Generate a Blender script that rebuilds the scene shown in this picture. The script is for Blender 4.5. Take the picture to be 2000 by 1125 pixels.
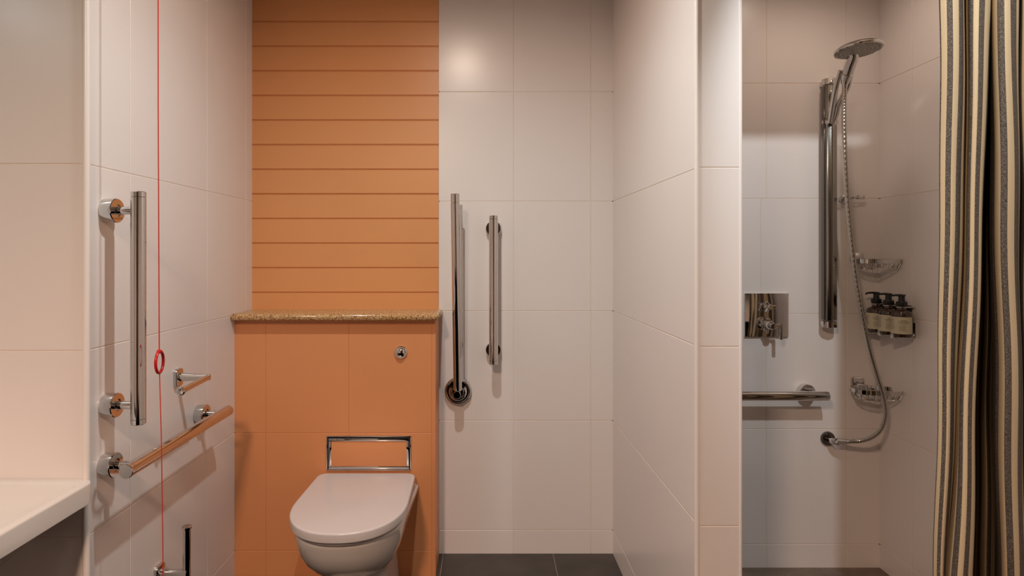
import bpy, bmesh, math, random
from mathutils import Vector, Matrix
PI = math.pi
sc = bpy.context.scene
for o in list(bpy.data.objects):
    bpy.data.objects.remove(o, do_unlink=True)
col = sc.collection

# ------------------------------------------------------------------ camera
F = 1190.0; CX = 955.0; CY = 497.0; H = 1.2285
cam = bpy.data.cameras.new('camera'); cam.sensor_width = 36; cam.lens = F / 2000 * 36
cam.shift_x = (1000 - CX) / 2000; cam.shift_y = -(562.5 - CY) / 2000
cam.clip_start = 0.02
camo = bpy.data.objects.new('camera', cam); col.objects.link(camo)
camo.location = (0, 0, H); camo.rotation_euler = (PI / 2, 0, 0)
sc.camera = camo
# ------------------------------------------------------------------ world / exposure
w = bpy.data.worlds.new('world'); sc.world = w; w.use_nodes = True
w.node_tree.nodes['Background'].inputs[0].default_value = (1.0, 0.85, 0.7, 1)
w.node_tree.nodes['Background'].inputs[1].default_value = 0.0
sc.view_settings.view_transform = 'Standard'; sc.view_settings.look = 'None'
sc.view_settings.exposure = 0.2; sc.view_settings.gamma = 1.0
sc.view_settings.use_curve_mapping = False
CEIL = 2.4
# downlights and added fill lamps: (x, y, power, colour, spot angle, blend, radius)
LIGHTS = [(-0.15, 1.40, 36, (0.84, 0.97, 1.0), 150, 0.9, 0.022),
          (0.88, 0.70, 50, (0.90, 0.97, 1.0), 64, 0.5, 0.022),
          (-2.15, 0.15, 13, (0.75, 0.92, 1.0), 170, 0.6, 0.03),
          (-0.55, -0.45, 215, (1.0, 0.64, 0.49), 150, 0.9, 0.12),  # unseen lamp added behind the camera as soft warm fill
          (1.15, 1.95, 7, (1.0, 0.80, 0.66), 160, 0.8, 0.05)]  # weak unseen lamp added to lift the brightness inside the shower
# the warm spill round the beam of the first fitting, wider added fill at the fourth
SPILL = [(-0.15, 1.40, 13, (1.0, 0.80, 0.66), 176, 0.35, 0.022),
         (-0.55, -0.45, 72, (1.0, 0.76, 0.54), 176, 0.35, 0.12)]
for (lx, ly, pw, lc, ang, bl, rad) in LIGHTS + SPILL:
    L = bpy.data.lights.new('downlight_lamp', 'SPOT'); L.energy = pw; L.color = lc
    L.spot_size = math.radians(ang); L.spot_blend = bl; L.shadow_soft_size = rad
    lo = bpy.data.objects.new('downlight_lamp', L); col.objects.link(lo)
    lo.location = (lx, ly, CEIL - 0.03)
    if ly == 0.70:                                     # this fitting is tilted towards the shower
        lo.rotation_euler = Vector((.47, 1.68, -1.57)).to_track_quat('-Z', 'Y').to_euler()

# ------------------------------------------------------------------ helpers
def P(px, py, d):
    return Vector(((px - CX) * d / F, d, H - (py - CY) * d / F))
ORG = {}
def thing(name, label, cat, loc=(0, 0, 0), group=None):
    o = bpy.data.objects.new(name, None); col.objects.link(o)
    o.location = loc; o.empty_display_size = 0.05
    o['label'] = label; o['category'] = cat
    if group: o['group'] = group
    ORG[o.name] = Vector(loc)
    return o
def obj(name, bm, mats, parent=None, smooth=True, angle=35):
    me = bpy.data.meshes.new(name)
    bmesh.ops.recalc_face_normals(bm, faces=bm.faces)
    org = ORG.get(parent.name, Vector()) if parent else Vector()
    if parent: bmesh.ops.translate(bm, verts=bm.verts, vec=-org)
    if smooth:
        for f in bm.faces: f.smooth = True
        for e in bm.edges:
            if len(e.link_faces) == 2 and e.calc_face_angle(0) > math.radians(angle): e.smooth = False
    bm.to_mesh(me); bm.free()
    o = bpy.data.objects.new(name, me); col.objects.link(o)
    for m in (mats if isinstance(mats, (list, tuple)) else [mats]): me.materials.append(m)
    if parent: o.parent = parent; ORG[o.name] = org
    return o
def tag(o, label, cat, group=None):
    o['label'] = label; o['category'] = cat
    if group: o['group'] = group
    return o
def struct(o):
    o['kind'] = 'structure'; return o
def copy_tree(o, parent=None):
    c = o.copy(); col.objects.link(c)
    if parent: c.parent = parent
    for ch in list(o.children): copy_tree(ch, c)
    return c
def box(bm, x0, x1, y0, y1, z0, z1, bev=0, mi=0, seg=2):
    vs = [bm.verts.new((x, y, z)) for z in (z0, z1) for y in (y0, y1) for x in (x0, x1)]
    fs = [bm.faces.new([vs[i] for i in q]) for q in ((0,2,3,1),(4,5,7,6),(0,1,5,4),(2,6,7,3),(0,4,6,2),(1,3,7,5))]
    for f in fs: f.material_index = mi
    if bev:
        es = list({e for f in fs for e in f.edges})
        r = bmesh.ops.bevel(bm, geom=es, offset=bev, segments=seg, profile=0.5, affect='EDGES')
        for f in r['faces']: f.material_index = mi
def frame(d):
    d = Vector(d).normalized()
    a = Vector((0, 0, 1)) if abs(d.z) < 0.9 else Vector((1, 0, 0))
    u = d.cross(a).normalized(); v = d.cross(u).normalized()
    return d, u, v
def lathe(bm, A, D, prof, seg=32, mi=0):
    """prof: list of (distance along D, radius); closed at both ends"""
    A = Vector(A); d, u, v = frame(D)
    rings = []
    for t, r in prof:
        if r < 1e-6: rings.append([bm.verts.new(A + d * t)])
        else: rings.append([bm.verts.new(A + d * t + (u * math.cos(2*PI*i/seg) + v * math.sin(2*PI*i/seg)) * r) for i in range(seg)])
    for a, b in zip(rings, rings[1:]):
        for i in range(seg):
            j = (i + 1) % seg
            if len(a) == 1 and len(b) == 1: continue
            if len(a) == 1: f = bm.faces.new((a[0], b[i], b[j]))
            elif len(b) == 1: f = bm.faces.new((a[i], b[0], a[j]))
            else: f = bm.faces.new((a[i], b[i], b[j], a[j]))
            f.material_index = mi
    for rg in (rings[0], rings[-1]):
        if len(rg) > 1:
            f = bm.faces.new(rg); f.material_index = mi
def rod(bm, A, B, r, seg=24, bev=0.0015, r2=None, mi=0):
    A = Vector(A); B = Vector(B); L = (B - A).length; r2 = r if r2 is None else r2
    b = min(bev, r * .5)
    lathe(bm, A, B - A, [(0, r - b), (b, r), (L - b, r2), (L, r2 - b)], seg, mi)
def smooth_pts(pts, n=8, closed=False):
    pts = [Vector(p) for p in pts]; out = []; N = len(pts)
    rng = range(N if closed else N - 1)
    for i in rng:
        p0 = pts[(i-1) % N] if closed or i > 0 else pts[0] * 2 - pts[1]
        p1 = pts[i]; p2 = pts[(i+1) % N]
        p3 = pts[(i+2) % N] if closed or i + 2 < N else pts[-1] * 2 - pts[-2]
        for k in range(n):
            t = k / n
            out.append(0.5 * ((2*p1) + (p2-p0)*t + (2*p0-5*p1+4*p2-p3)*t*t + (3*p1-p0-3*p2+p3)*t**3))
    if not closed: out.append(pts[-1])
    return out
def tube(bm, pts, r, seg=14, closed=False, rfun=None, mi=0):
    pts = [Vector(p) for p in pts]; N = len(pts); rings = []
    up = None
    for i, p in enumerate(pts):
        a = pts[(i-1) % N] if closed or i > 0 else p
        b = pts[(i+1) % N] if closed or i < N-1 else p
        d = (b - a).normalized()
        if up is None: _, u, v = frame(d)
        else:
            u = (up - d * up.dot(d)).normalized(); v = d.cross(u)
        up = u
        rr = rfun(i / (N-1)) if rfun else r
        rings.append([bm.verts.new(p + (u*math.cos(2*PI*k/seg) + v*math.sin(2*PI*k/seg))*rr) for k in range(seg)])
    prs = list(zip(rings, rings[1:])) + ([(rings[-1], rings[0])] if closed else [])
    for a, b in prs:
        for k in range(seg):
            j = (k+1) % seg
            f = bm.faces.new((a[k], b[k], b[j], a[j])); f.material_index = mi
    if not closed:
        for rg in (rings[0], rings[-1]):
            f = bm.faces.new(rg); f.material_index = mi
def loft(bm, sections, cap0=True, cap1=True, mi=0):
    rings = [[bm.verts.new(p) for p in s] for s in sections]
    n = len(rings[0])
    for a, b in zip(rings, rings[1:]):
        for i in range(n):
            j = (i+1) % n
            f = bm.faces.new((a[i], b[i], b[j], a[j])); f.material_index = mi
    if cap0: bm.faces.new(rings[0]).material_index = mi
    if cap1: bm.faces.new(rings[-1]).material_index = mi
def rrect(w, h, r, n=6):
    """rounded rectangle centred on the origin -> list of (u, v)"""
    out = []
    for cx, cy, a0 in ((w/2-r, h/2-r, 0), (-w/2+r, h/2-r, PI/2), (-w/2+r, -h/2+r, PI), (w/2-r, -h/2+r, 3*PI/2)):
        for k in range(n+1):
            a = a0 + PI/2*k/n; out.append((cx + r*math.cos(a), cy + r*math.sin(a)))
    return out
def plate(bm, C, U, V, w, h, r, t, bev=0.002, mi=0):
    """rounded plate, centre C, in-plane axes U, V, grows by t along U x V"""
    C = Vector(C); U = Vector(U); V = Vector(V); N = U.cross(V)
    secs = []
    for dt, ins in ((0, 0), (t-bev, 0), (t-bev*.3, bev*.3), (t, bev)):
        secs.append([C + U*a + V*b + N*dt for a, b in rrect(w-2*ins, h-2*ins, max(r-ins, .0005))])
    loft(bm, secs, mi=mi)

# ------------------------------------------------------------------ materials
def mat(name, colr, rough=0.5, metal=0.0, spec=0.5, coat=0.0, var=0.0, scale=6.0, bump=0.0, bscale=200.0, coatr=0.05):
    m = bpy.data.materials.new(name); m.use_nodes = True
    nt = m.node_tree; b = nt.nodes['Principled BSDF']
    b.inputs['Base Color'].default_value = (*colr, 1); b.inputs['Roughness'].default_value = rough
    b.inputs['Metallic'].default_value = metal; b.inputs['Specular IOR Level'].default_value = spec
    b.inputs['Coat Weight'].default_value = coat; b.inputs['Coat Roughness'].default_value = coatr
    tc = nt.nodes.new('ShaderNodeTexCoord')
    if var:
        n = nt.nodes.new('ShaderNodeTexNoise'); n.inputs['Scale'].default_value = scale; n.inputs['Detail'].default_value = 4
        r = nt.nodes.new('ShaderNodeValToRGB')
        r.color_ramp.elements[0].position = .3; r.color_ramp.elements[1].position = .7
        r.color_ramp.elements[0].color = (*[c*(1-var) for c in colr], 1); r.color_ramp.elements[1].color = (*[min(1, c*(1+var)) for c in colr], 1)
        nt.links.new(tc.outputs['Object'], n.inputs['Vector']); nt.links.new(n.outputs['Fac'], r.inputs['Fac'])
        nt.links.new(r.outputs['Color'], b.inputs['Base Color'])
    if bump:
        n2 = nt.nodes.new('ShaderNodeTexNoise'); n2.inputs['Scale'].default_value = bscale
        bp = nt.nodes.new('ShaderNodeBump'); bp.inputs['Strength'].default_value = bump; bp.inputs['Distance'].default_value = .002
        nt.links.new(tc.outputs['Object'], n2.inputs['Vector']); nt.links.new(n2.outputs['Fac'], bp.inputs['Height'])
        nt.links.new(bp.outputs['Normal'], b.inputs['Normal'])
    return m
def srgb(r, g, b):
    return tuple((c/255/12.92 if c/255 <= .04045 else ((c/255+.055)/1.055)**2.4) for c in (r, g, b))
M = {}
M['tile'] = mat('white_tile', srgb(230, 222, 218), 0.28, spec=0.45, var=.012, scale=2.5, bump=.04, bscale=9)
M['grout'] = mat('grout', srgb(222, 206, 192), 0.85, var=.05, scale=30)
M['orange'] = mat('orange_painted_tile', srgb(220, 148, 98), 0.42, spec=0.4, var=.02, scale=3)
M['orange_grout'] = mat('orange_grout', srgb(205, 128, 82), 0.7)
M['slat'] = mat('orange_painted_board', srgb(221, 154, 100), 0.38, spec=0.4, var=.02, scale=4)
M['trim'] = mat('tile_trim', srgb(232, 224, 218), 0.3)
M['plaster'] = mat('ceiling_paint', srgb(232, 222, 210), 0.9, bump=.1, bscale=300)
M['slate'] = mat('slate_tile', srgb(62, 56, 52), 0.45, var=.25, scale=9, bump=.35, bscale=25)
M['slate2'] = mat('shower_slate', srgb(112, 98, 86), 0.5, var=.25, scale=12, bump=.35, bscale=25)
M['fgrout'] = mat('floor_grout', srgb(140, 128, 118), 0.9)
M['chrome'] = mat('chrome', (0.66, 0.645, 0.63), 0.04, metal=1.0)
M['dchrome'] = mat('dark_chrome', (0.16, 0.15, 0.145), 0.12, metal=1.0)
M['satin'] = mat('satin_chrome', (0.40, 0.39, 0.365), 0.13, metal=1.0)  # base darkened to stand in for the dark curtain mirrored in the riser
M['hose'] = mat('steel_hose', (0.55, 0.52, 0.48), 0.22, metal=1.0)
M['ceramic'] = mat('white_ceramic', srgb(214, 208, 202), 0.12, spec=.5, coat=.4)
M['lid'] = mat('lid_plastic', srgb(212, 205, 203), 0.22, spec=.5)
M['red'] = mat('red_plastic', srgb(190, 16, 22), 0.3)
M['cord'] = mat('red_cord', srgb(196, 40, 34), 0.7)
M['black'] = mat('black_plastic', (0.012, 0.011, 0.011), 0.32)
M['rubber'] = mat('dark_gap', (0.01, 0.01, 0.01), 0.7)  # near-black colour for the shade in the access panel gap
M['nozzle'] = mat('nozzle_face', srgb(150, 142, 132), 0.35)
M['label'] = mat('paper_label', srgb(196, 186, 160), 0.6)
M['ink'] = mat('label_ink', srgb(88, 80, 66), 0.7)
M['wood'] = mat('dark_door', srgb(50, 34, 24), 0.4, var=.2, scale=5)
g = mat('amber_glass', (0.035, 0.014, 0.006), 0.08, spec=.6, coat=.6); M['amber'] = g
# stone shelf
m = mat('speckled_stone', srgb(190, 150, 100), 0.2, coat=.3); nt = m.node_tree; b = nt.nodes['Principled BSDF']
tc = nt.nodes.new('ShaderNodeTexCoord'); v = nt.nodes.new('ShaderNodeTexVoronoi'); v.inputs['Scale'].default_value = 330
n = nt.nodes.new('ShaderNodeTexNoise'); n.inputs['Scale'].default_value = 240
rp = nt.nodes.new('ShaderNodeValToRGB'); rp.color_ramp.interpolation = 'CONSTANT'; e = rp.color_ramp.elements
e[0].position = 0; e[0].color = (*srgb(112, 76, 48), 1); e[1].position = .13; e[1].color = (*srgb(176, 128, 76), 1)
for p_, c_ in ((.42, (196, 156, 108)), (.72, (216, 186, 142)), (.9, (168, 122, 78))):
    q = e.new(p_); q.color = (*srgb(*c_), 1)
nt.links.new(tc.outputs['Object'], v.inputs['Vector']); sp = nt.nodes.new('ShaderNodeSeparateColor')
nt.links.new(v.outputs['Color'], sp.inputs['Color']); nt.links.new(sp.outputs[0], rp.inputs['Fac']); nt.links.new(rp.outputs['Color'], b.inputs['Base Color'])
M['stone'] = m
# curtain cloth: stripes run down the cloth, u is measured along the cloth
m = mat('striped_cloth', (0.5, 0.4, 0.3), 0.8, spec=.25); nt = m.node_tree; b = nt.nodes['Principled BSDF']
uv = nt.nodes.new('ShaderNodeUVMap'); uv.uv_map = 'cloth'; sx = nt.nodes.new('ShaderNodeSeparateXYZ'); nt.links.new(uv.outputs['UV'], sx.inputs[0])
def mth(op, a, bb=None):
    x = nt.nodes.new('ShaderNodeMath'); x.operation = op
    for i, q in enumerate((a, bb)):
        if q is None: continue
        if isinstance(q, (int, float)): x.inputs[i].default_value = q
        else: nt.links.new(q, x.inputs[i])
    return x.outputs[0]
STRIPE = 0.0290
fr = mth('FRACT', mth('DIVIDE', sx.outputs[0], STRIPE))
isdark = mth('LESS_THAN', fr, 0.48)
tc = nt.nodes.new('ShaderNodeTexCoord'); nz = nt.nodes.new('ShaderNodeTexNoise'); nz.inputs['Scale'].default_value = 700; nz.inputs['Detail'].default_value = 1
nt.links.new(tc.outputs['Object'], nz.inputs['Vector'])
r1 = nt.nodes.new('ShaderNodeValToRGB'); r1.color_ramp.elements[0].position = .45; r1.color_ramp.elements[1].position = .68
r1.color_ramp.elements[0].color = (*srgb(62, 52, 46), 1); r1.color_ramp.elements[1].color = (*srgb(132, 118, 104), 1)
nt.links.new(nz.outputs['Fac'], r1.inputs['Fac'])
mx = nt.nodes.new('ShaderNodeMix'); mx.data_type = 'RGBA'
nt.links.new(isdark, mx.inputs['Factor']); mx.inputs['A'].default_value = (*srgb(200, 174, 138), 1); nt.links.new(r1.outputs['Color'], mx.inputs['B'])
nt.links.new(mx.outputs['Result'], b.inputs['Base Color'])
M['cloth'] = m
def emis(name, c, s):
    m = bpy.data.materials.new(name); m.use_nodes = True; b = m.node_tree.nodes['Principled BSDF']
    b.inputs['Emission Color'].default_value = (*c, 1); b.inputs['Emission Strength'].default_value = s; return m
M['lens'] = emis('lamp_lens', (1, .82, .62), 8)

# ------------------------------------------------------------------ room shell
D_BACK = 2.502; D_BOX = 2.328; D_SH = 2.38; D_NIB = 1.467; D_PART = 1.53
XL = -0.972; XR = 1.526; XFAR = -2.7; YREAR = -2.3
ZJ = [-0.35325 + .45*k for k in range(1, 8)]          # .09675 .54675 ...
ZLOW = [z for z in ZJ if z < 1.6]
def tiled_wall(name, A, B, z0, z1, joints, mt='tile', mg='grout', thick=0.06, zj=None, gap=0.0024):
    """A->B runs left to right seen from the room; joints: u positions, or a function of the row index"""
    bm = bmesh.new(); A = Vector((*A, 0)); B = Vector((*B, 0)); U = (B-A).normalized(); L = (B-A).length
    N = Vector((U.y, -U.x, 0))                       # towards the viewer
    zs = [z0] + [z for z in (zj if zj is not None else ZJ) if z0+.004 < z < z1-.004] + [z1]
    def pt(u, z, n): return A + U*u + N*n + Vector((0, 0, z))
    bv = .0009; dp = .0008
    for r in range(len(zs)-1):
        js = joints(r) if callable(joints) else joints
        us = [0] + [u for u in sorted(js) if .004 < u < L-.004] + [L]
        for c in range(len(us)-1):
            a = us[c] + (gap/2 if c else 0); b_ = us[c+1] - (gap/2 if c < len(us)-2 else 0)
            lo = zs[r] + (gap/2 if r else 0); hi = zs[r+1] - (gap/2 if r < len(zs)-2 else 0)
            o = [bm.verts.new(pt(*q, -dp)) for q in ((a, lo), (b_, lo), (b_, hi), (a, hi))]
            ea = bv if c else 0; eb = bv if c < len(us)-2 else 0; el = bv if r else 0; eh = bv if r < len(zs)-2 else 0
            i = [bm.verts.new(pt(*q, 0)) for q in ((a+ea, lo+el), (b_-eb, lo+el), (b_-eb, hi-eh), (a+ea, hi-eh))]
            bm.faces.new(i)
            for k in range(4):
                bm.faces.new((o[k], o[(k+1) % 4], i[(k+1) % 4], i[k]))
    q = [bm.verts.new(pt(u, z, n)) for n in (-dp, -thick) for u, z in ((.004, z0), (L-.004, z0), (L-.004, z1), (.004, z1))]
    for f in ((0,1,2,3), (4,5,6,7), (0,1,5,4), (1,2,6,5), (2,3,7,6), (3,0,4,7)):
        bm.faces.new([q[k] for k in f]).material_index = 1
    return struct(obj(name, bm, [M[mt], M[mg]], smooth=False))
# back wall of the toilet bay, right of the boxing
tiled_wall('wall_back', (-0.206, D_BACK), (0.509, D_BACK), 0, CEIL, [.1009+.206, .4184+.206])
# left wall of the bay
dl = lambda px: .972*F/(CX-px)
tiled_wall('wall_left', (XL, D_NIB), (XL, D_BACK), 0, CEIL, [dl(254)-D_NIB, dl(404)-D_NIB, dl(480)-D_NIB], zj=ZLOW)
# pier that faces the camera at the left, behind the basin
tiled_wall('wall_front_left', (XFAR, D_NIB), (XL, D_NIB), 0, CEIL, [(-1.29-.45*k)-XFAR for k in range(0, 4)], thick=.05)
# partition between the bay and the shower
tiled_wall('wall_partition_left', (0.509, D_BACK), (0.526, D_PART), 0, CEIL, lambda r: [.652] if r == 0 else [], thick=.05, zj=ZLOW)
tiled_wall('wall_partition_end', (0.526, D_PART), (0.6313, D_PART), 0, CEIL, [], thick=.05)
tiled_wall('wall_partition_right', (0.6313, D_PART), (0.6313, D_SH), 0, CEIL, [.3, .6], thick=.045)
tiled_wall('wall_shower_back', (0.6313, D_SH), (XR, D_SH), -.0, CEIL,
           lambda r: [u-.6313 for u in ((1.062, 1.396, .75) if r == 3 else (1.084, 1.396, .77))])
tiled_wall('wall_right', (XR, D_SH), (XR, YREAR), 0, CEIL, [D_SH-2.196+.315*k for k in range(13)])
tiled_wall('wall_rear', (XR, YREAR), (XFAR, YREAR), 0, CEIL, [.35*k for k in range(1, 13)])
tiled_wall('wall_far_left', (XFAR, YREAR), (XFAR, D_NIB), 0, CEIL, [.35*k for k in range(1, 10)])
# orange boarded wall over the shelf
bm = bmesh.new(); pitch = 48.05/F*D_BACK; zt = H + (CY-42)/F*D_BACK
zs = [zt + pitch*k for k in range(-12, 4)]
prof = []
for i, z in enumerate(zs):
    if i: 
        prof += [(z-.0055, 0), (z-.0035, -.0022), (z-.0022, -.0005), (z-.0012, -.004), (z+.0012, -.004), (z+.002, 0)]
prof = [(.95, 0)] + [(z, n) for z, n in prof if z < CEIL-.01] + [(CEIL, 0)]
rows = [[bm.verts.new((x, D_BACK-.002-n, z)) for z, n in prof] for x in (XL, -.2065)]
for i in range(len(prof)-1): bm.faces.new((rows[0][i], rows[1][i], rows[1][i+1], rows[0][i+1]))
box(bm, XL, -.2065, D_BACK+.003, D_BACK+.06, .95, CEIL)
struct(obj('wall_alcove', bm, M['slat'], smooth=False))
# boxing with the concealed cistern
tiled_wall('wall_boxing', (XL, D_BOX), (-.2045, D_BOX), 0, .979, [-.853-XL, -.536-XL, -.219-XL], 'orange', 'orange_grout', thick=.05, zj=[.09675, .54675, .962], gap=.002)
tiled_wall('wall_boxing_side', (-.2045, D_BOX), (-.2045, D_BACK), 0, .979, [], 'orange', 'orange_grout', thick=.05, zj=[.09675, .54675], gap=.002)
# floor, shower floor, ceiling
def floor_tiles(name, x0, x1, y0, y1, xs, ys, z, mt):
    bm = bmesh.new(); g_ = .003
    xs = [x0] + [x for x in xs if x0 < x < x1] + [x1]; ys = [y0] + [y for y in ys if y0 < y < y1] + [y1]
    for i in range(len(xs)-1):
        for j in range(len(ys)-1):
            v_ = [bm.verts.new((x, y, z)) for x, y in ((xs[i]+g_/2, ys[j]+g_/2), (xs[i+1]-g_/2, ys[j]+g_/2), (xs[i+1]-g_/2, ys[j+1]-g_/2), (xs[i]+g_/2, ys[j+1]-g_/2))]
            bm.faces.new(v_)
    box(bm, x0, x1, y0, y1, z-.06, z-.001, mi=1)
    return struct(obj(name, bm, [M[mt], M['fgrout']], smooth=False))
fx = (1080-CX)*D_BACK*1.0/F
floor_tiles('floor', XFAR, XR, YREAR, D_BACK, [fx+.45*k for k in range(-7, 4)], [D_BACK-.42-.45*k for k in range(10)], 0, 'slate')
floor_tiles('floor_shower', .6313, XR, D_PART, D_SH, [1.0, 1.3], [1.8, 2.1], .006, 'slate2')
bm = bmesh.new(); box(bm, XFAR, XR, YREAR, D_BACK, CEIL, CEIL+.08); struct(obj('ceiling', bm, M['plaster']))
# dropped header across the shower mouth
bm = bmesh.new(); box(bm, .6313, XR, 1.49, 1.63, 2.064, CEIL); struct(obj('wall_shower_header', bm, M['plaster']))
# corner trims
def trim(name, x, y, r, z0=0, z1=CEIL, m='trim'):
    bm = bmesh.new(); lathe(bm, (x, y, z0), (0, 0, 1), [(0, r), (z1-z0, r)], 20); struct(obj(name, bm, M[m]))
trim('trim_1', XL-.0018, D_NIB+.006, .0085)
trim('trim_2', .524, D_PART+.005, .007)
trim('trim_3', .6318, D_PART+.003, .0048)
trim('trim_4', -.2075, D_BOX+.003, .0045, 0, .979, 'orange')
# door behind the camera (seen in the chrome)
for n_d, (xa, xb) in enumerate(((-.85, -.003), (.003, .85))):
    bm = bmesh.new(); box(bm, xa, xb, YREAR, YREAR+.045, 0, 2.05, .003)
    box(bm, xa+.09, xb-.09, YREAR+.045, YREAR+.052, .15, .95, .003); box(bm, xa+.09, xb-.09, YREAR+.045, YREAR+.052, 1.1, 1.95, .003)
    dr = struct(obj('door_%d' % (n_d+1), bm, M['wood']))
    hx = xb-.05 if n_d == 0 else xa+.05; sg = -1 if n_d == 0 else 1
    bm = bmesh.new(); rod(bm, (hx, YREAR+.045, 1.0), (hx, YREAR+.1, 1.0), .009); rod(bm, (hx-sg*.01, YREAR+.095, 1.0), (hx+sg*.12, YREAR+.095, 1.0), .009)
    obj('door_handle', bm, M['chrome'], dr)
# downlight fittings, also for the added fill lamps
for i, (lx, ly, *_r) in enumerate(LIGHTS):
    t = thing('downlight', ['round recessed ceiling downlight over the toilet bay', 'round recessed ceiling downlight in front of the shower',
        'round recessed ceiling downlight over the washbasin', 'round recessed ceiling downlight near the door behind the camera', 'round recessed ceiling downlight inside the shower'][i], 'light', (lx, ly, CEIL), 'recessed ceiling downlights')
    bm = bmesh.new(); pr = [(.0, .052), (-.005, .05), (-.006, .044), (-.002, .038)]
    A = Vector((lx, ly, CEIL)); lathe(bm, A, (0, 0, 1), pr, 32); obj('bezel', bm, M['chrome'], t)
    bm = bmesh.new(); lathe(bm, A, (0, 0, 1), [(-.0045, .034), (-.0035, .036), (-.002, .037)], 32); obj('lens', bm, M['lens'], t)

# ------------------------------------------------------------------ stone shelf
bm = bmesh.new(); XS = -.190; YF = D_BOX-.040; z0, z1 = .980, 1.0035
out = [(XL, YF), (XS-.012, YF), (XS, YF+.014), (XS, D_BACK-.0), (-.206, D_BACK), (XL, D_BACK)]
out = [(XL, YF), (XS-.012, YF), (XS, YF+.016), (XS, D_BACK-.001), (XL, D_BACK-.001)]
secs = []
for k in range(7):
    a = -PI/2 + PI*k/6; ins = .006*(1-math.cos(a)); z = (z0+z1)/2 + (z1-z0)/2*math.sin(a)
    secs.append([Vector((x - (ins if x > XL+.01 else 0), y + (ins if y < YF+.1 else 0), z)) for x, y in out])
loft(bm, secs)
tag(obj('shelf', bm, M['stone'], angle=50), 'beige speckled stone shelf on top of the orange cistern boxing', 'shelf')

# ------------------------------------------------------------------ flush button and access frame
bx, bz = (783-CX)*D_BOX/F, H-(688-CY)*D_BOX/F
t = thing('flush_button', 'round chrome flush button on the orange tiled boxing', 'flush button', (bx, D_BOX, bz))
bm = bmesh.new(); lathe(bm, (bx, D_BOX, bz), (0, -1, 0), [(0, .0245), (.006, .0245), (.009, .022), (.009, .0185), (.007, .018)], 40); obj('collar', bm, M['chrome'], t)
bm = bmesh.new(); lathe(bm, (bx, D_BOX-.006, bz), (0, -1, 0), [(0, .017), (.008, .017), (.011, .014), (.0125, .008), (.013, 0)], 40); obj('button', bm, M['chrome'], t)
x0, x1, za, zb = -.620, -.297, .4055, .5365
t = thing('access_panel', 'rectangular chrome-framed access panel on orange tiles just above the toilet', 'access panel', ((x0+x1)/2, D_BOX, za))
def rframe(bm, x0, x1, z0, z1, wd, y0, y1, bev=.001):
    box(bm, x0, x1, y0, y1, z1-wd, z1, bev); box(bm, x0, x1, y0, y1, z0, z0+wd, bev)
    box(bm, x0, x0+wd, y0, y1, z0+wd, z1-wd, bev); box(bm, x1-wd, x1, y0, y1, z0+wd, z1-wd, bev)
bm = bmesh.new(); rframe(bm, x0, x1, za, zb, .0035, D_BOX-.006, D_BOX-.0002, .0008); obj('outer_frame', bm, M['chrome'], t)
bm = bmesh.new(); box(bm, x0+.002, x1-.002, D_BOX-.0012, D_BOX-.0003, za+.002, zb-.002); obj('recess', bm, M['rubber'], t)  # flat black sheet painted as the shade between the two frames
bm = bmesh.new(); rframe(bm, x0+.009, x1-.007, za+.005, zb-.0085, .011, D_BOX-.008, D_BOX-.0014, .0015); obj('inner_frame', bm, M['chrome'], t)
bm = bmesh.new(); box(bm, x0+.0195, x1-.0175, D_BOX-.0045, D_BOX-.0013, za+.0155, zb-.019, .0006); obj('panel', bm, M['orange'], t)

# ------------------------------------------------------------------ toilet
TX = -.461; ZL = .398
def dshape(hw, hb, yf, yb, cr, ymid, n=2.3, NB=5, NF=28, NS=6):
    """D outline, front (yf) is nearest the camera; hw half width at the widest, hb half width at the back, cr back corner radius"""
    pts = []
    for k in range(NF+1):                             # front arc, from the right to the left
        a = PI*k/NF; c, s = math.cos(a), math.sin(a)
        pts.append((math.copysign(abs(c)**(2/n), c)*hw, ymid - abs(s)**(2/n)*(ymid-yf)))
    for k in range(1, NS): t = k/NS; pts.append((-(hw+(hb-hw)*t), ymid+(yb-cr-ymid)*t))
    for k in range(NB+1):
        a = PI - PI/2*k/NB; pts.append((-hb+cr+math.cos(a)*cr, yb-cr+math.sin(a)*cr))
    for k in range(NB+1):
        a = PI/2 - PI/2*k/NB; pts.append((hb-cr+math.cos(a)*cr, yb-cr+math.sin(a)*cr))
    for k in range(1, NS): t = 1-k/NS; pts.append(((hw+(hb-hw)*t), ymid+(yb-cr-ymid)*t))
    return pts
t = thing('toilet', 'white back-to-wall toilet with closed lid against the orange boxing', 'toilet', (TX, D_BOX-.2, 0))
def dsec(z, hw, hb, yf, yb, cr, ymid, n=2.3): return [Vector((TX+x, y, z)) for x, y in dshape(hw, hb, yf, yb, cr, ymid, n)]
YB = D_BOX-.001
bm = bmesh.new()
loft(bm, [dsec(0, .118, .12, 1.97, YB, .01, 2.12, 2.6), dsec(.06, .112, .115, 1.985, YB, .01, 2.12, 2.6), dsec(.13, .108, .112, 2.0, YB, .01, 2.12, 2.5),
          dsec(.165, .110, .114, 1.985, YB, .012, 2.12, 2.4), dsec(.185, .122, .122, 1.955, YB, .012, 2.1, 2.3), dsec(.205, .138, .134, 1.925, YB, .012, 2.08, 2.2), dsec(.235, .155, .150, 1.888, YB, .012, 2.07, 2.2),
          dsec(.27, .168, .166, 1.86, YB, .012, 2.06, 2.2), dsec(.305, .176, .182, 1.845, YB, .014, 2.06, 2.2), dsec(.335, .180, .192, 1.838, YB, .016, 2.06, 2.2),
          dsec(.35, .181, .193, 1.835, YB, .016, 2.06, 2.2), dsec(.354, .179, .190, 1.838, YB-.001, .016, 2.06, 2.2)])
obj('pan', bm, M['ceramic'], t, angle=60)
bm = bmesh.new()
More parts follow.
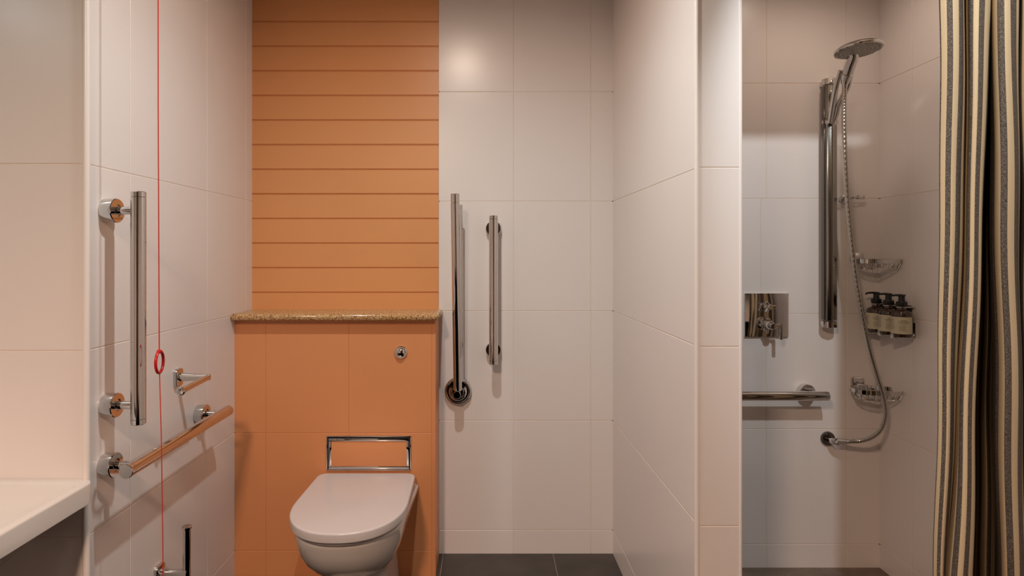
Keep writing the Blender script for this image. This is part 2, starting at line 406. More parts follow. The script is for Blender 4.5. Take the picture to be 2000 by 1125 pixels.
loft(bm, [dsec(.3545, .176, .172, 1.828, 2.30, .03, 2.05, 2.2), dsec(.357, .181, .176, 1.823, 2.303, .03, 2.05, 2.2), dsec(.365, .182, .177, 1.822, 2.303, .03, 2.05, 2.2), dsec(.3665, .180, .175, 1.824, 2.303, .03, 2.05, 2.2)])
obj('seat', bm, M['lid'], t, angle=60)
bm = bmesh.new()
loft(bm, [dsec(.3675, .184, .178, 1.817, 2.314, .034, 2.05, 2.25), dsec(.369, .188, .182, 1.812, 2.317, .036, 2.05, 2.25), dsec(ZL-.006, .190, .184, 1.81, 2.318, .036, 2.05, 2.25),
          dsec(ZL-.0028, .1893, .1833, 1.8107, 2.3173, .0355, 2.05, 2.25), dsec(ZL-.001, .1875, .1815, 1.8125, 2.3155, .034, 2.05, 2.25), dsec(ZL-.0002, .185, .179, 1.815, 2.313, .032, 2.05, 2.25), dsec(ZL, .181, .175, 1.819, 2.309, .028, 2.05, 2.25)])
obj('lid', bm, M['lid'], t, angle=60)
for s in (-1, 1):
    bm = bmesh.new(); rod(bm, (TX+s*.085-.02, 2.312, .362), (TX+s*.085+.02, 2.312, .362), .007); obj('hinge', bm, M['chrome'], t)

# ------------------------------------------------------------------ washbasin
BX1 = -.943; BX0 = -1.62; BY1 = D_NIB-.001; BY0 = .97; BZ = .6885; BT = .052
def bsec(z, ir, ib, rad, il=None, i_f=None):
    il = ir if il is None else il; i_f = ir if i_f is None else i_f
    xa, xb, ya, yb = BX0+il, BX1-ir, BY0+i_f, BY1-ib
    return [Vector(((xa+xb)/2+u, (ya+yb)/2+v_, z)) for u, v_ in rrect(xb-xa, yb-ya, rad, 8)]
t = thing('washbasin', 'white rectangular ceramic washbasin fixed to the left tiled pier', 'washbasin', ((BX0+BX1)/2, BY1, BZ-.2))
bm = bmesh.new()
loft(bm, [bsec(BZ-.16, .17, .12, .06), bsec(BZ-.15, .13, .08, .08), bsec(BZ-BT-.012, .045, .02, .05), bsec(BZ-BT-.002, .012, .006, .03), bsec(BZ-BT, .005, .003, .028), bsec(BZ-BT+.004, .001, .0, .028), bsec(BZ-.005, 0, 0, .03), bsec(BZ-.002, .0008, .0005, .03), bsec(BZ-.0005, .0025, .0015, .028), bsec(BZ, .005, .003, .026),
          bsec(BZ, .019, .034, .022), bsec(BZ-.004, .0225, .038, .02), bsec(BZ-.012, .034, .042, .03), bsec(BZ-.05, .085, .058, .05), bsec(BZ-.07, .12, .075, .06), bsec(BZ-.085, .2, .13, .05)])
obj('bowl', bm, M['ceramic'], t, angle=38)
bm = bmesh.new(); lathe(bm, ((BX0+BX1)/2, (BY0+BY1)/2-.02, BZ-.0845), (0, 0, 1), [(0, .03), (.002, .03), (.004, .026), (.0035, 0)], 28); obj('waste', bm, M['chrome'], t)
bm = bmesh.new(); cx_, cy_ = (BX0+BX1)/2, (BY0+BY1)/2-.02
tube(bm, smooth_pts([(cx_, cy_, BZ-.158), (cx_, cy_, BZ-.26), (cx_, cy_+.03, BZ-.31), (cx_, cy_+.08, BZ-.31), (cx_, cy_+.1, BZ-.25), (cx_, cy_+.14, BZ-.22), (cx_, BY1, BZ-.22)], 6), .017, 16); obj('trap', bm, M['chrome'], t)

# ------------------------------------------------------------------ grab rails
def make_rail(label):
    """wall plane y=0, rail along z, stands off towards -y"""
    t = thing('grab_rail', label, 'grab rail', (0, 0, 0), 'chrome grab rails')
    L = .2945; off = .083; R = .0178
    bm = bmesh.new(); bb = L-.014
    lathe(bm, (0, -off, -bb), (0, 0, 1), [(0, R-.001), (.0006, R), (2*bb-.0006, R), (2*bb, R-.001)], 40); obj('bar', bm, M['chrome'], t)
    for s in (-1, 1):
        bm = bmesh.new(); lathe(bm, (0, -off, s*bb), (0, 0, s), [(0, R-.0012), (.0008, R), (.0125, R), (.014, R-.0014)], 40); obj('end_cap', bm, M['chrome'], t)
        z = s*.2465
        bm = bmesh.new(); lathe(bm, (0, 0, z), (0, -1, 0), [(0, .030), (.002, .031), (.029, .031), (.031, .0295), (.031, .016), (.028, .0145), (.028, 0)], 40); fl = obj('flange', bm, M['chrome'], t)
        bm = bmesh.new(); lathe(bm, (0, -.028, z), (0, -1, 0), [(0, .0105), (.048, .0105)], 24); obj('stem', bm, M['chrome'], fl)
    return t
r0 = make_rail('vertical chrome grab rail on the left wall beside the red cord')
def put_rail(loc, rot, label):
    c = copy_tree(r0); c.location = loc; c.rotation_euler = rot; c['label'] = label; return c
put_rail((XL, 1.785, .697), (0, PI/2, PI/2), 'horizontal chrome grab rail low on the left wall beside the toilet')
put_rail((.018, D_BACK, 1.088), (0, 0, 0), 'short vertical chrome grab rail alone on the white back wall')
put_rail((.984, D_SH, .695), (0, PI/2, 0), 'horizontal chrome grab rail on the shower back wall under the valve')
r0.location = (XL, 1.545, 1.093); r0.rotation_euler = (0, 0, PI/2)

# ------------------------------------------------------------------ fold-up rail
fx_, fz = (894-CX)*2.47/F, H-(765-CY)*2.47/F
t = thing('fold_up_rail', 'tall chrome hinged support rail folded up against the back wall beside boxing', 'support rail', (fx_, D_BACK, fz))
bm = bmesh.new(); C_ = Vector((fx_, D_BACK, fz)); lathe(bm, C_, (0, -1, 0), [(0, .053), (.002, .054), (.014, .054), (.020, .048), (.020, 0)], 48); fl = obj('flange', bm, M['dchrome'], t)
bm = bmesh.new()
tube(bm, [C_+Vector((math.cos(a)*.048, -.019, math.sin(a)*.048)) for a in [2*PI*k/48 for k in range(48)]], .0065, 12, True); obj('rim', bm, M['chrome'], fl)
pF0 = P(894, 762, 2.405); pF1 = P(889, 396, 2.325)
bm = bmesh.new(); rod(bm, pF0, pF1, .0168, 32); obj('bar', bm, M['chrome'], t)
bm = bmesh.new(); dd = (pF1-pF0).normalized(); rod(bm, pF1+dd*.0005, P(889, 378, 2.32), .0168, 32); obj('end_cap', bm, M['chrome'], t)
bm = bmesh.new(); q0 = P(899, 745, 2.455); q1 = P(897, 400, 2.40)
rod(bm, q0, q1, .0135, 28); obj('rear_bar', bm, M['chrome'], t)
bm = bmesh.new(); rod(bm, P(893, 404, 2.335), q1+Vector((0, .005, -.012)), .008); obj('link', bm, M['chrome'], t)
bm = bmesh.new()
tube(bm, smooth_pts([C_+Vector((math.sin(a)*.0285, -.03, -math.cos(a)*.0285)) for a in [(-1+2*k/10)*2.15 for k in range(11)]], 3), .0095, 14)
rod(bm, C_+Vector((0, -.019, 0)), C_+Vector((0, -.095, 0)), .015); obj('pivot', bm, M['chrome'], t)

# ------------------------------------------------------------------ toilet roll holders
yy = 1.896; zz = .846
t = thing('toilet_roll_holder', 'empty chrome toilet roll holder on the left wall above the horizontal rail', 'toilet roll holder', (XL, yy, zz))
bm = bmesh.new(); plate(bm, (XL, yy, zz), (0, 1, 0), (0, 0, 1), .042, .055, .010, .012, .004); obj('wall_plate', bm, M['chrome'], t)
bm = bmesh.new()
secs = []
for k in range(9):
    u_ = k/8; x = XL+.009+u_*.095; hz = .014-.006*math.sin(PI*u_*.5)+.002*u_; 
    secs.append([Vector((x, yy+a*(.010-.003*u_), zz+.001+b_*hz)) for a, b_ in [(math.cos(q), math.sin(q)) for q in [2*PI*i/16 for i in range(16)]]])
loft(bm, secs); obj('arm', bm, M['chrome'], t)
bm = bmesh.new(); rod(bm, (-.876, yy+.006, zz), (-.876, 1.735, zz-.006), .0092, 24); obj('roller', bm, M['chrome'], t)
bm = bmesh.new(); lathe(bm, (-.876, 1.738, zz-.006), (0, -1, -.03), [(0, .0125), (.009, .0125), (.012, .010), (.013, .004)], 24); obj('end_cap', bm, M['chrome'], t)
yy = 1.788; zz = .292
t = thing('spare_roll_holder', 'empty upright chrome spare roll post low on the left wall below the rail', 'toilet roll holder', (XL, yy, zz))
bm = bmesh.new(); plate(bm, (XL, yy, zz), (0, 1, 0), (0, 0, 1), .046, .055, .012, .012, .004); obj('wall_plate', bm, M['chrome'], t)
bm = bmesh.new(); tube(bm, [(XL+.009+.08*k/8, yy, zz+.003) for k in range(9)], .01, 16, rfun=lambda u_: .015-.006*math.sin(PI*u_)); obj('arm', bm, M['chrome'], t)
bm = bmesh.new(); rod(bm, (-.887, yy, zz-.012), (-.887, yy, .424), .0108, 24); obj('post', bm, M['chrome'], t)
bm = bmesh.new(); lathe(bm, (-.887, yy, .422), (0, 0, 1), [(0, .0115), (.002, .0138), (.008, .0138), (.011, .011), (.0115, 0)], 24); obj('end_cap', bm, M['chrome'], t)

# ------------------------------------------------------------------ red emergency cord
DC = 1.5; cx0 = (309-CX)*DC/F
t = thing('emergency_pull_cord', 'thin red emergency pull cord with ring hanging in front of the left wall', 'pull cord', (cx0, DC, CEIL))
ring_top = P(311, 684, DC); ring_c = P(311.5, 707, DC)
bm = bmesh.new(); tube(bm, [Vector((cx0, DC, CEIL-.012)), P(309, 200, DC), P(310, 450, DC), ring_top], .0014, 8); obj('cord', bm, M['cord'], t)
bm = bmesh.new(); tube(bm, [ring_c+Vector((0, 0, -.024)), P(315, 850, DC), P(318, 1050, DC), P(318.5, 1190, DC)], .0012, 8); obj('cord', bm, M['cord'], t)
bm = bmesh.new(); lathe(bm, (cx0, DC, CEIL), (0, 0, -1), [(0, .035), (.01, .034), (.018, .02), (.02, .004)], 28); obj('ceiling_rose', bm, M['trim'], t)
def ring(c, s=1.0):
    bm = bmesh.new()
    dirx = Vector((-.15, .989, 0))
    tube(bm, [c + dirx*math.cos(a)*.0245*s + Vector((0, 0, math.sin(a)*.0265*s)) for a in [2*PI*k/40 for k in range(40)]], .0036*s, 12, True)
    return bm
obj('ring', ring(ring_c), M['red'], t)
bm = bmesh.new(); lathe(bm, ring_top+Vector((0, 0, .002)), (0, 0, -1), [(0, .002), (.002, .0055), (.007, .006), (.010, .003)], 16); obj('knot', bm, M['red'], t)
obj('ring', ring(P(318.5, 1212, DC)), M['red'], t)

# ------------------------------------------------------------------ shower valve
DV = D_SH
vx0, vx1 = (1455-CX)*2.37/F, (1540-CX)*2.37/F; vz1, vz0 = H-(573-CY)*2.37/F, H-(658-CY)*2.37/F
vc = Vector(((vx0+vx1)/2, DV, (vz0+vz1)/2))
t = thing('shower_valve', 'square polished chrome shower valve plate with two controls on the shower wall', 'shower valve', vc)
bm = bmesh.new(); box(bm, vx0, vx1, DV-.010, DV, vz0, vz1, .001); obj('plate', bm, M['chrome'], t)
def crosshead(c, r, out, tilt=0):
    bm = bmesh.new(); c = Vector(c)
    lathe(bm, c, (0, -1, 0), [(0, r*.9), (.004, r), (.012, r), (.014, r*.72), (.02, r*.66), (out*.55, r*.62), (out*.56, r*.75), (out*.62, r*.75), (out*.63, r*.62), (out-.004, r*.6), (out, r*.5), (out, 0)], 32)
    return bm
kc = P(1494, 598, 2.37); kc.y = DV-.0095
k1 = obj('diverter_knob', crosshead(kc, .017, .05), M['chrome'], t)
for a in (0, 2*PI/3, 4*PI/3):
    d_ = Vector((math.cos(a), 0, math.sin(a)))
    bm = bmesh.new(); cc = kc+Vector((0, -.036, 0)); rod(bm, cc+d_*.006, cc+d_*.024, .0058, 16, r2=.0070); obj('grip', bm, M['chrome'], k1)
kc = P(1492, 632, 2.37); kc.y = DV-.0095
k2 = obj('temperature_control', crosshead(kc, .027, .062), M['chrome'], t)
for i in range(6):
    a = 2*PI*i/6+.2; d_ = Vector((math.cos(a), 0, math.sin(a)))
    bm = bmesh.new(); cc = kc+Vector((0, -.022, 0)); rod(bm, cc+d_*.012, cc+d_*.0265, .0045, 12); obj('grip', bm, M['chrome'], k2)
bm = bmesh.new(); e0 = kc+Vector((.008, -.056, .0)); e1 = e0+Vector((.018, -.012, -.004))
rod(bm, kc+Vector((0, -.056, 0)), kc+Vector((.002, -.078, -.002)), .0125, 24)
rod(bm, kc+Vector((.002, -.070, .002)), kc+Vector((.030, -.074, .002)), .0055, 16)
box(bm, kc.x+.024, kc.x+.037, kc.y-.081, kc.y-.068, kc.z-.052, kc.z+.007, .0025); obj('lever', bm, M['chrome'], k2)
bm = bmesh.new(); lathe(bm, kc+Vector((0, -.030, -.018)), (0, 0, -1), [(0, .006), (.012, .005), (.018, .0025)], 12); obj('stop', bm, M['chrome'], k2)

# ------------------------------------------------------------------ shower riser rail
t = thing('shower_riser_rail', 'tall wide vertical chrome shower riser rail on the shower back wall', 'shower rail', ((1622-CX)*2.33/F, D_SH, .9))
rx0, rx1 = (1609-CX)*2.33/F, (1637-CX)*2.33/F; rz1, rz0 = H-(153-CY)*2.33/F, H-(640-CY)*2.33/F
rxc = (rx0+rx1)/2; rw = rx1-rx0
bm = bmesh.new()
def rsec(z, s=1):
    out = []
    for k in range(28):                                # rounded front, shallow flutes
        a = -PI/2 + PI*k/27
        out.append(Vector((rxc + math.sin(a)*rw/2*s, 2.345 - math.cos(a)*.028*s*(1+.03*math.cos(a*7)), z)))
    return out
loft(bm, [rsec(rz0+.028, .985), rsec(rz0+.030), rsec(rz1-.028), rsec(rz1-.026, .985)]); obj('rail', bm, M['satin'], t)
bm = bmesh.new(); box(bm, rx0-.0005, rx0+.0065, 2.326, 2.350, rz0+.03, rz1-.03, .001); obj('channel', bm, M['dchrome'], t)  # dark strip standing in for a reflection along the rail's left side
for z_, s_ in ((rz0, 1), (rz1-.025, 1)):
    bm = bmesh.new(); loft(bm, [rsec(z_, .97), rsec(z_+.001, 1.03), rsec(z_+.024, 1.03), rsec(z_+.025, .97)])
    box(bm, rxc-rw*.32, rxc+rw*.32, 2.342, D_SH, z_+.003, z_+.022, .002); obj('end_bracket', bm, M['chrome'], t)
# slider with its long forked arm
t = thing('shower_slider', 'chrome sliding forked arm near the top of the shower riser rail', 'shower holder', P(1624, 235, 2.31))
bm = bmesh.new()
secs = []
for k, z_ in enumerate([P(0, 243, 2.31).z + .028*q/6 for q in range(7)]):
    s_ = .9+.18*math.sin(PI*k/6); secs.append([Vector((v_.x, v_.y-.004, z_)) for v_ in rsec(z_, s_)])
loft(bm, secs); obj('slider', bm, M['chrome'], t)
clampc = P(1653, 150, 2.17)
base = P(1625, 236, 2.300)
def prong(dx0, dx1, m_):
    bm = bmesh.new()
    pts = smooth_pts([base+Vector((dx0*.5, .004, -.008)), base+Vector((dx0*.8, -.012, .018)), base.lerp(clampc, .45)+Vector((dx0, .012, -.004)), base.lerp(clampc, .8)+Vector((dx1, .008, .0)), clampc+Vector((dx1, .0, .022))], 6)
    tube(bm, pts, .0075, 14, rfun=lambda u_: .0068+.0035*math.sin(PI*min(u_, .97))); return bm
obj('arm', prong(-.013, -.0215, 0), M['chrome'], t)
obj('arm', prong(.010, .0205, 0), M['chrome'], t)
bm = bmesh.new(); dirh = (P(1668, 112, 2.125)-P(1650, 160, 2.18)).normalized()
lathe(bm, clampc-dirh*.012, dirh, [(0, .0145), (.002, .0175), (.022, .0205), (.024, .018)], 28); obj('clamp', bm, M['chrome'], t)
# hand shower
hc = P(1677, 97, 2.08)
t = thing('hand_shower', 'round chrome shower head held in the slider at the top of the rail', 'shower head', hc)
nrm = Vector((.05, -.08, -1)).normalized()           # direction the spray face points to
bm = bmesh.new(); lathe(bm, hc-nrm*.004, nrm, [(-.016, 0), (-.015, .03), (-.011, .055), (-.006, .069), (0, .0755), (.004, .076), (.008, .074), (.009, .070), (.0075, .068)], 56); obj('head', bm, M['chrome'], t)
bm = bmesh.new(); lathe(bm, hc+nrm*.003, nrm, [(0, .0685), (.002, .0675), (.003, .05), (.0033, 0)], 56)
hf = hc+nrm*.0062; d_, u_, v_ = frame(nrm)
for rr, nn in ((.060, 30), (.048, 24), (.036, 18), (.026, 12), (.012, 6)):
    for k in range(nn):
        a = 2*PI*k/nn; lathe(bm, hf+(u_*math.cos(a)+v_*math.sin(a))*rr-nrm*.001, nrm, [(0, .0018), (.0022, .0012)], 6)
obj('spray_face', bm, M['nozzle'], t)
bm = bmesh.new(); neck = hc+Vector((-.022, .055, -.006))
h0 = P(1650, 164, 2.18)
tube(bm, smooth_pts([h0, clampc, P(1660, 128, 2.145), P(1667, 108, 2.12), neck+Vector((.014, -.022, .012))], 6), .013, 20, rfun=lambda u_: .0125+.0065*math.sin(PI*u_)); obj('handle', bm, M['chrome'], t)
# hose and outlet
t = thing('shower_hose', 'flexible chrome shower hose looping from the hand shower to the wall outlet', 'shower hose', P(1640, 862, 2.33))
hp = [(1650.5, 160, 2.182), (1648.5, 200, 2.19), (1648.5, 250, 2.195), (1651, 320, 2.20), (1656, 400, 2.21), (1663, 470, 2.215), (1672, 545, 2.22), (1684, 615, 2.22), (1698, 680, 2.22), (1714, 735, 2.22), (1726, 775, 2.22), (1730, 808, 2.22), (1722, 836, 2.23), (1704, 853, 2.25), (1680, 861, 2.28), (1656, 862.5, 2.305)]
bm = bmesh.new(); cen = smooth_pts([P(*q) for q in hp], 30)
n_ = len(cen)
tube(bm, cen, .0083, 16, rfun=lambda u_: .0081+.00045*math.sin(u_*(n_-1)*PI/2)); obj('hose', bm, M['hose'], t)
bm = bmesh.new(); a_ = P(1660, 862.6, 2.302); b_ = P(1636, 861, 2.328); rod(bm, a_, b_, .0088, 20, r2=.0125); obj('hose_nut', bm, M['chrome'], t)
bm = bmesh.new(); rod(bm, P(1650, 172, 2.184), P(1650.6, 152, 2.178), .0085, 20, r2=.0120); obj('hose_cone', bm, M['chrome'], t)
oc = P(1619, 858, 2.37); oc.y = D_SH
t = thing('hose_outlet', 'round chrome wall outlet elbow where the shower hose ends', 'wall outlet', oc)
bm = bmesh.new(); lathe(bm, oc, (0, -1, 0), [(0, .028), (.004, .028), (.009, .025), (.010, 0)], 36); obj('flange', bm, M['dchrome'], t)
bm = bmesh.new(); el = P(1623, 859, 2.33); tube(bm, smooth_pts([oc+Vector((.003, -.008, 0)), oc+Vector((.003, -.032, -.001)), oc+Vector((.012, -.046, -.002)), P(1637.5, 861, 2.327)], 5), .0118, 18); obj('elbow', bm, M['chrome'], t)

# ------------------------------------------------------------------ soap baskets
def basket(c, w, dep, rot, label, plate_off):
    """oval wire basket; c centre of the top loop, on a square wall plate behind it"""
    c = Vector(c); R_ = Matrix.Rotation(rot, 3, 'Z')
    pl = Vector((c.x+plate_off, D_SH, c.z+.012))
    t = thing('soap_basket', label, 'soap basket', pl, 'chrome soap baskets')
    def loop(w_, d_, z_, n=40):
        return [c + R_ @ Vector((math.copysign(abs(math.cos(a))**.55, math.cos(a))*w_/2, math.copysign(abs(math.sin(a))**.7, math.sin(a))*d_/2, z_)) for a in [2*PI*k/n for k in range(n)]]
    bm = bmesh.new(); secs = []
    for (e_, z_) in ((0, -.008), (0, .008), (-.004, .008), (-.004, -.008)):
        secs.append(loop(w+e_, dep+e_, z_))
    loft(bm, secs+[secs[0]], False, False); bmesh.ops.remove_doubles(bm, verts=bm.verts, dist=1e-6); obj('band', bm, M['chrome'], t)
    bm = bmesh.new(); tube(bm, loop(w*.86, dep*.8, -.027), .0024, 8, True)
    for k in range(7):
        x = (-.36+.72*k/6)*w; dz = dep*.5*(1-abs(x/(w/2))**3)**.5
        pts = [c+R_ @ Vector(q) for q in ((x*1.08, -dz*.98, -.006), (x, -dz*.8, -.027), (x, dz*.8, -.027), (x*1.08, dz*.98, -.006))]
        tube(bm, pts, .0018, 8)
    for s in (-1, 1):
        for y_ in (-.25, .25):
            tube(bm, [c+R_ @ Vector((s*w*.49, dep*y_, -.004)), c+R_ @ Vector((s*w*.42, dep*y_, -.027))], .0018, 8)
    obj('basket', bm, M['chrome'], t)
    bm = bmesh.new(); plate(bm, pl, (1, 0, 0), (0, 0, 1), .048, .044, .009, .012, .004); obj('wall_plate', bm, M['chrome'], t)
    bm = bmesh.new(); e_ = c+R_ @ Vector((0, dep/2, 0)); rod(bm, pl+Vector((0, -.008, -.008)), Vector((e_.x, e_.y-.006, c.z+.002)), .009, 20, r2=.006)
    rod(bm, Vector((e_.x-.012, e_.y, c.z+.002)), Vector((e_.x+.016, e_.y, c.z+.002)), .006, 16); obj('bracket', bm, M['chrome'], t)
basket(P(1713, 510, 2.285), .150, .10, -.12, 'chrome wire soap basket in the shower corner above the pump bottles', -.022)
basket(P(1711, 763, 2.285), .165, .10, -.22, 'chrome wire soap basket in the shower corner below the pump bottles', -.016)
# little robe hook / ring holder between rail and hose
c = P(1660, 387, 2.33); c.y = D_SH
t = thing('sponge_holder', 'small chrome oval holder on shower wall right of the riser rail', 'holder', c)
bm = bmesh.new(); lathe(bm, c, (0, -1, 0), [(0, .016), (.003, .0165), (.010, .015), (.013, .010)], 28); obj('wall_plate', bm, M['chrome'], t)
bm = bmesh.new(); rod(bm, c+Vector((0, -.01, 0)), c+Vector((0, -.038, 0)), .007)
cc = c+Vector((-.002, -.062, .0)); tube(bm, [cc+Vector((math.cos(a)*.030, math.sin(a)*.026, 0)) for a in [2*PI*k/32 for k in range(32)]], .0028, 10, True); obj('ring', bm, M['chrome'], t)
bm = bmesh.new(); box(bm, c.x+.018, c.x+.046, c.y-.07, c.y-.06, c.z-.006, c.z+.010, .002); obj('clip', bm, M['chrome'], t)
bm = bmesh.new(); tube(bm, smooth_pts([cc+Vector((-.029, 0, 0)), cc+Vector((-.040, -.002, -.002)), cc+Vector((-.042, -.002, -.014)), cc+Vector((-.047, -.002, -.012))], 4), .0024, 10); obj('hook', bm, M['chrome'], t)

# ------------------------------------------------------------------ pump bottles on their wall rack
BXc = 1.478; ys_ = [2.325, 2.254, 2.182]; ZB = H-.1635/.5355*.5355; ztop_neck = .0
zb0 = H-(660-CY)*2.182/F+.004; 
t0 = thing('bottle_rack', 'black wall rack holding the three pump bottles on the right shower wall', 'bottle rack', (XR, 2.254, zb0), )
BH = .098; r_b = .0335
zneck = zb0+BH+.010
bm = bmesh.new(); box(bm, XR-.008, XR, 2.196, 2.368, zb0+.045, zneck+.002, .002); obj('back_plate', bm, M['black'], t0)
for y in ys_:
    bm = bmesh.new()
    tube(bm, [Vector((BXc+math.cos(a)*.0165, y+math.sin(a)*.0165, zneck-.002)) for a in [2*PI*k/32 for k in range(32)]], .0020, 8, True)
    box(bm, BXc+.016, XR-.006, y-.008, y+.008, zneck-.004, zneck, .001); obj('neck_ring', bm, M['hose'], t0)
    bm = bmesh.new(); box(bm, BXc-.037, BXc-.030, y-.007, y+.007, zb0-.004, zb0+.012, .0015); box(bm, BXc-.036, XR-.002, y-.006, y+.006, zb0-.005, zb0-.0015, .001)
    box(bm, XR-.004, XR-.0005, y-.006, y+.006, zb0-.005, zb0+.05, .001)
    obj('base_clip', bm, M['chrome'], t0)
def make_bottle(y, label):
    o = Vector((BXc, y, zb0))
    t = thing('pump_bottle', label, 'bottle', o, 'amber pump bottles in the shower')
    bm = bmesh.new(); lathe(bm, o, (0, 0, 1), [(0, r_b-.004), (.001, r_b-.001), (.004, r_b), (BH-.017, r_b), (BH-.010, r_b-.003), (BH-.004, r_b-.012), (BH-.001, .0155), (BH+.004, .0135), (BH+.012, .0135)], 40)
    obj('bottle_body', bm, M['amber'], t)
    bm = bmesh.new(); n_ = 24; rl = r_b+.0004; a0, a1 = math.radians(-232), math.radians(-58)
    lo = [bm.verts.new(o+Vector((math.cos(a0+(a1-a0)*k/n_)*rl, math.sin(a0+(a1-a0)*k/n_)*rl, .013))) for k in range(n_+1)]
    hi = [bm.verts.new(v_.co+Vector((0, 0, .060))) for v_ in lo]
    for k in range(n_): bm.faces.new((lo[k], lo[k+1], hi[k+1], hi[k]))
    lb = obj('label', bm, M['label'], t)
    rnd = random.Random(4); bm = bmesh.new(); rl = r_b+.0007
    def line(a0, a1, z0, z1):
        n_ = 10
        L0 = [bm.verts.new(o+Vector((math.cos(a0+(a1-a0)*k/n_)*rl, math.sin(a0+(a1-a0)*k/n_)*rl, z0))) for k in range(n_+1)]
        L1 = [bm.verts.new(v_.co+Vector((0, 0, z1-z0))) for v_ in L0]
        for k in range(n_): bm.faces.new((L0[k], L0[k+1], L1[k+1], L1[k]))
    for k, (c_, wd) in enumerate(((-112, 18), (-112, 30), (-112, 24))): line(math.radians(c_-wd), math.radians(c_+wd), .060-.005*k, .0615-.005*k)
    for k in range(7): line(math.radians(-138), math.radians(-92+rnd.uniform(-14, 0)), .0425-.003*k, .0432-.003*k)
    for k in range(13): line(math.radians(-205), math.radians(-160+rnd.uniform(-10, 0)), .064-.003*k, .0647-.003*k)
    obj('print', bm, M['ink'], lb)
    zc = BH+.0125
    bm = bmesh.new(); lathe(bm, o+Vector((0, 0, zc)), (0, 0, 1), [(0, .0175), (.001, .018), (.014, .018), (.0155, .0165), (.0155, .011), (.021, .0105)], 28); pc = obj('pump_collar', bm, M['black'], t)
    bm = bmesh.new(); z_ = zc+.021; rod(bm, o+Vector((0, 0, z_-.002)), o+Vector((0, 0, z_+.016)), .010, 20)
    lathe(bm, o+Vector((0, 0, z_+.014)), (0, 0, 1), [(0, .010), (.001, .0125), (.005, .0125), (.006, .011)], 24)
    tube(bm, smooth_pts([o+Vector((0, 0, z_+.017)), o+Vector((-.020, -.001, z_+.0175)), o+Vector((-.036, -.002, z_+.016)), o+Vector((-.042, -.002, z_+.011))], 5), .0032, 10, rfun=lambda u_: .0046-.0018*u_); obj('pump_head', bm, M['black'], pc)
    return t
b0 = make_bottle(ys_[0], 'amber pump bottle with black pump, farthest of three beside the shower corner')
for y, lb_ in ((ys_[1], 'amber pump bottle with black pump, middle one of three on the rack'), (ys_[2], 'amber pump bottle with cream label, nearest of three and farthest from corner')):
    c = copy_tree(b0); c.location = (BXc, y, zb0); c['label'] = lb_

# ------------------------------------------------------------------ shower curtain
YC = 1.50; ZCT = 2.04; ZCB = .12
# columns: distance along the cloth, then where that line of cloth hangs near the top, half way and near the bottom
KEYS = [(0,1835,1.50,1834,1.50,1824,1.50),(15,1850,1.485,1844,1.487,1832,1.485),(26,1861,1.48,1853,1.48,1838,1.478),(38,1873,1.485,1861,1.48,1843,1.48),
 (48,1881,1.50,1869,1.49,1847,1.50),(58,1886,1.55,1879,1.53,1850,1.55),(80,1889,1.64,1883,1.62,1851,1.64),(104,1887,1.60,1881,1.57,1849,1.57),
 (120,1888,1.53,1881,1.51,1849,1.51),(130,1893,1.49,1885,1.48,1859,1.47),(141,1903,1.475,1892,1.465,1870,1.455),(153,1913,1.47,1899,1.46,1880,1.45),
 (164,1924,1.475,1907,1.465,1889,1.455),(174,1933,1.49,1912,1.48,1897,1.47),(184,1937,1.53,1914,1.53,1900,1.52),(206,1936,1.63,1914,1.65,1902,1.66),
 (230,1935,1.66,1920,1.76,1912,1.78),(250,1935,1.66,1932,1.77,1932,1.79),(273,1934,1.62,1938,1.64,1946,1.66),(291,1935,1.55,1938,1.52,1948,1.52),
 (302,1938,1.50,1947,1.485,1957,1.48),(314,1948,1.475,1958,1.465,1967,1.462),(325,1961,1.465,1970,1.46,1980,1.46),(337,1972,1.465,1983,1.47,1990,1.465),
 (348,1984,1.475,1990,1.50,2000,1.48),(360,1989,1.50,1993,1.54,2005,1.52),(380,1991,1.57,1994,1.60,2006,1.60),(400,1990,1.60,1993,1.62,2004,1.62),
 (420,1991,1.55,1995,1.56,2005,1.56),(436,1995,1.50,1999,1.50,2010,1.50),(452,2008,1.48,2012,1.48,2021,1.48),(475,2031,1.475,2034,1.475,2042,1.475),
 (490,2042,1.50,2045,1.50,2053,1.50),(520,2047,1.62,2050,1.62,2058,1.62),(550,2054,1.62,2057,1.62,2064,1.62),(580,2062,1.50,2065,1.50,2071,1.50),(600,2080,1.475,2083,1.475,2088,1.475),
 (625,2104,1.48,2106,1.48,2110,1.48),(650,2118,1.55,2120,1.55,2122,1.55),(670,2128,1.60,2129,1.60,2130,1.60)]
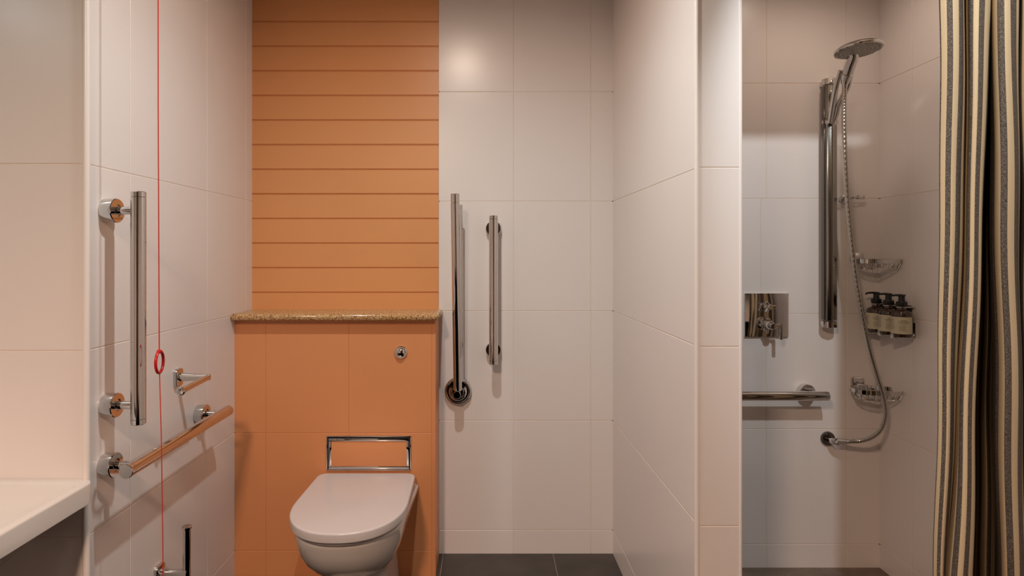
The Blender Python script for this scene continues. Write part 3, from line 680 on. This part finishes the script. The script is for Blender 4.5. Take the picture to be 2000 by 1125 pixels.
def prof_pts(c): return smooth_pts([Vector(((k[c]-CX)*k[c+1]/F, k[c+1], k[0]*.0290/23)) for k in KEYS], 9)
PT, PM, PB = prof_pts(1), prof_pts(3), prof_pts(5)
us = [p.z for p in PM]
for L_ in (PT, PM, PB):
    for p in L_: p.z = 0
zt_, zm_, zb_ = H+CY*1.49/F, H-(560-CY)*1.49/F, H-(1125-CY)*1.49/F
bm = bmesh.new(); uvl = bm.loops.layers.uv.new('cloth'); NR = 46; grid = []
for j in range(NR+1):
    z = ZCB + (ZCT-ZCB)*j/NR; row = []
    for i in range(len(PM)):
        u_ = us[i]
        if z >= zt_: p = PT[i].copy()
        elif z <= zb_: k_ = min(1, (zb_-z)/.45); p = PB[i]+(PB[i]-PM[i])*.35*k_
        else:                                          # quadratic through the three heights
            t_ = (z-zb_)/(zt_-zb_); tm = (zm_-zb_)/(zt_-zb_)
            p = PB[i]*((t_-tm)*(t_-1)/(tm)) + PM[i]*(t_*(t_-1)/(tm*(tm-1))) + PT[i]*(t_*(t_-tm)/(1-tm))
        p.x += .0012*math.sin(z*9+u_*14); p.y += .002*math.sin(z*13+u_*9+1)
        p.x = min(p.x, XR-.02)
        row.append(bm.verts.new((p.x, p.y, z)))
    grid.append(row)
for j in range(NR):
    for i in range(len(PM)-1):
        f = bm.faces.new((grid[j][i], grid[j][i+1], grid[j+1][i+1], grid[j+1][i]))
        for lp, (a, b_) in zip(f.loops, ((i, j), (i+1, j), (i+1, j+1), (i, j+1))): lp[uvl].uv = (us[a]-15*.0290/23, b_/NR)
cu = obj('shower_curtain', bm, M['cloth'], angle=180)
sm = cu.modifiers.new('thickness', 'SOLIDIFY'); sm.thickness = .0012
tag(cu, 'cream and charcoal vertically striped fabric shower curtain drawn to the right of the shower', 'shower curtain')
t = thing('curtain_rail', 'white curtain rail under the header of the shower opening', 'curtain rail', (1.08, 1.51, 2.055))
bm = bmesh.new(); box(bm, .6315, XR, 1.500, 1.522, 2.043, 2.0635, .003); obj('track', bm, M['trim'], t)
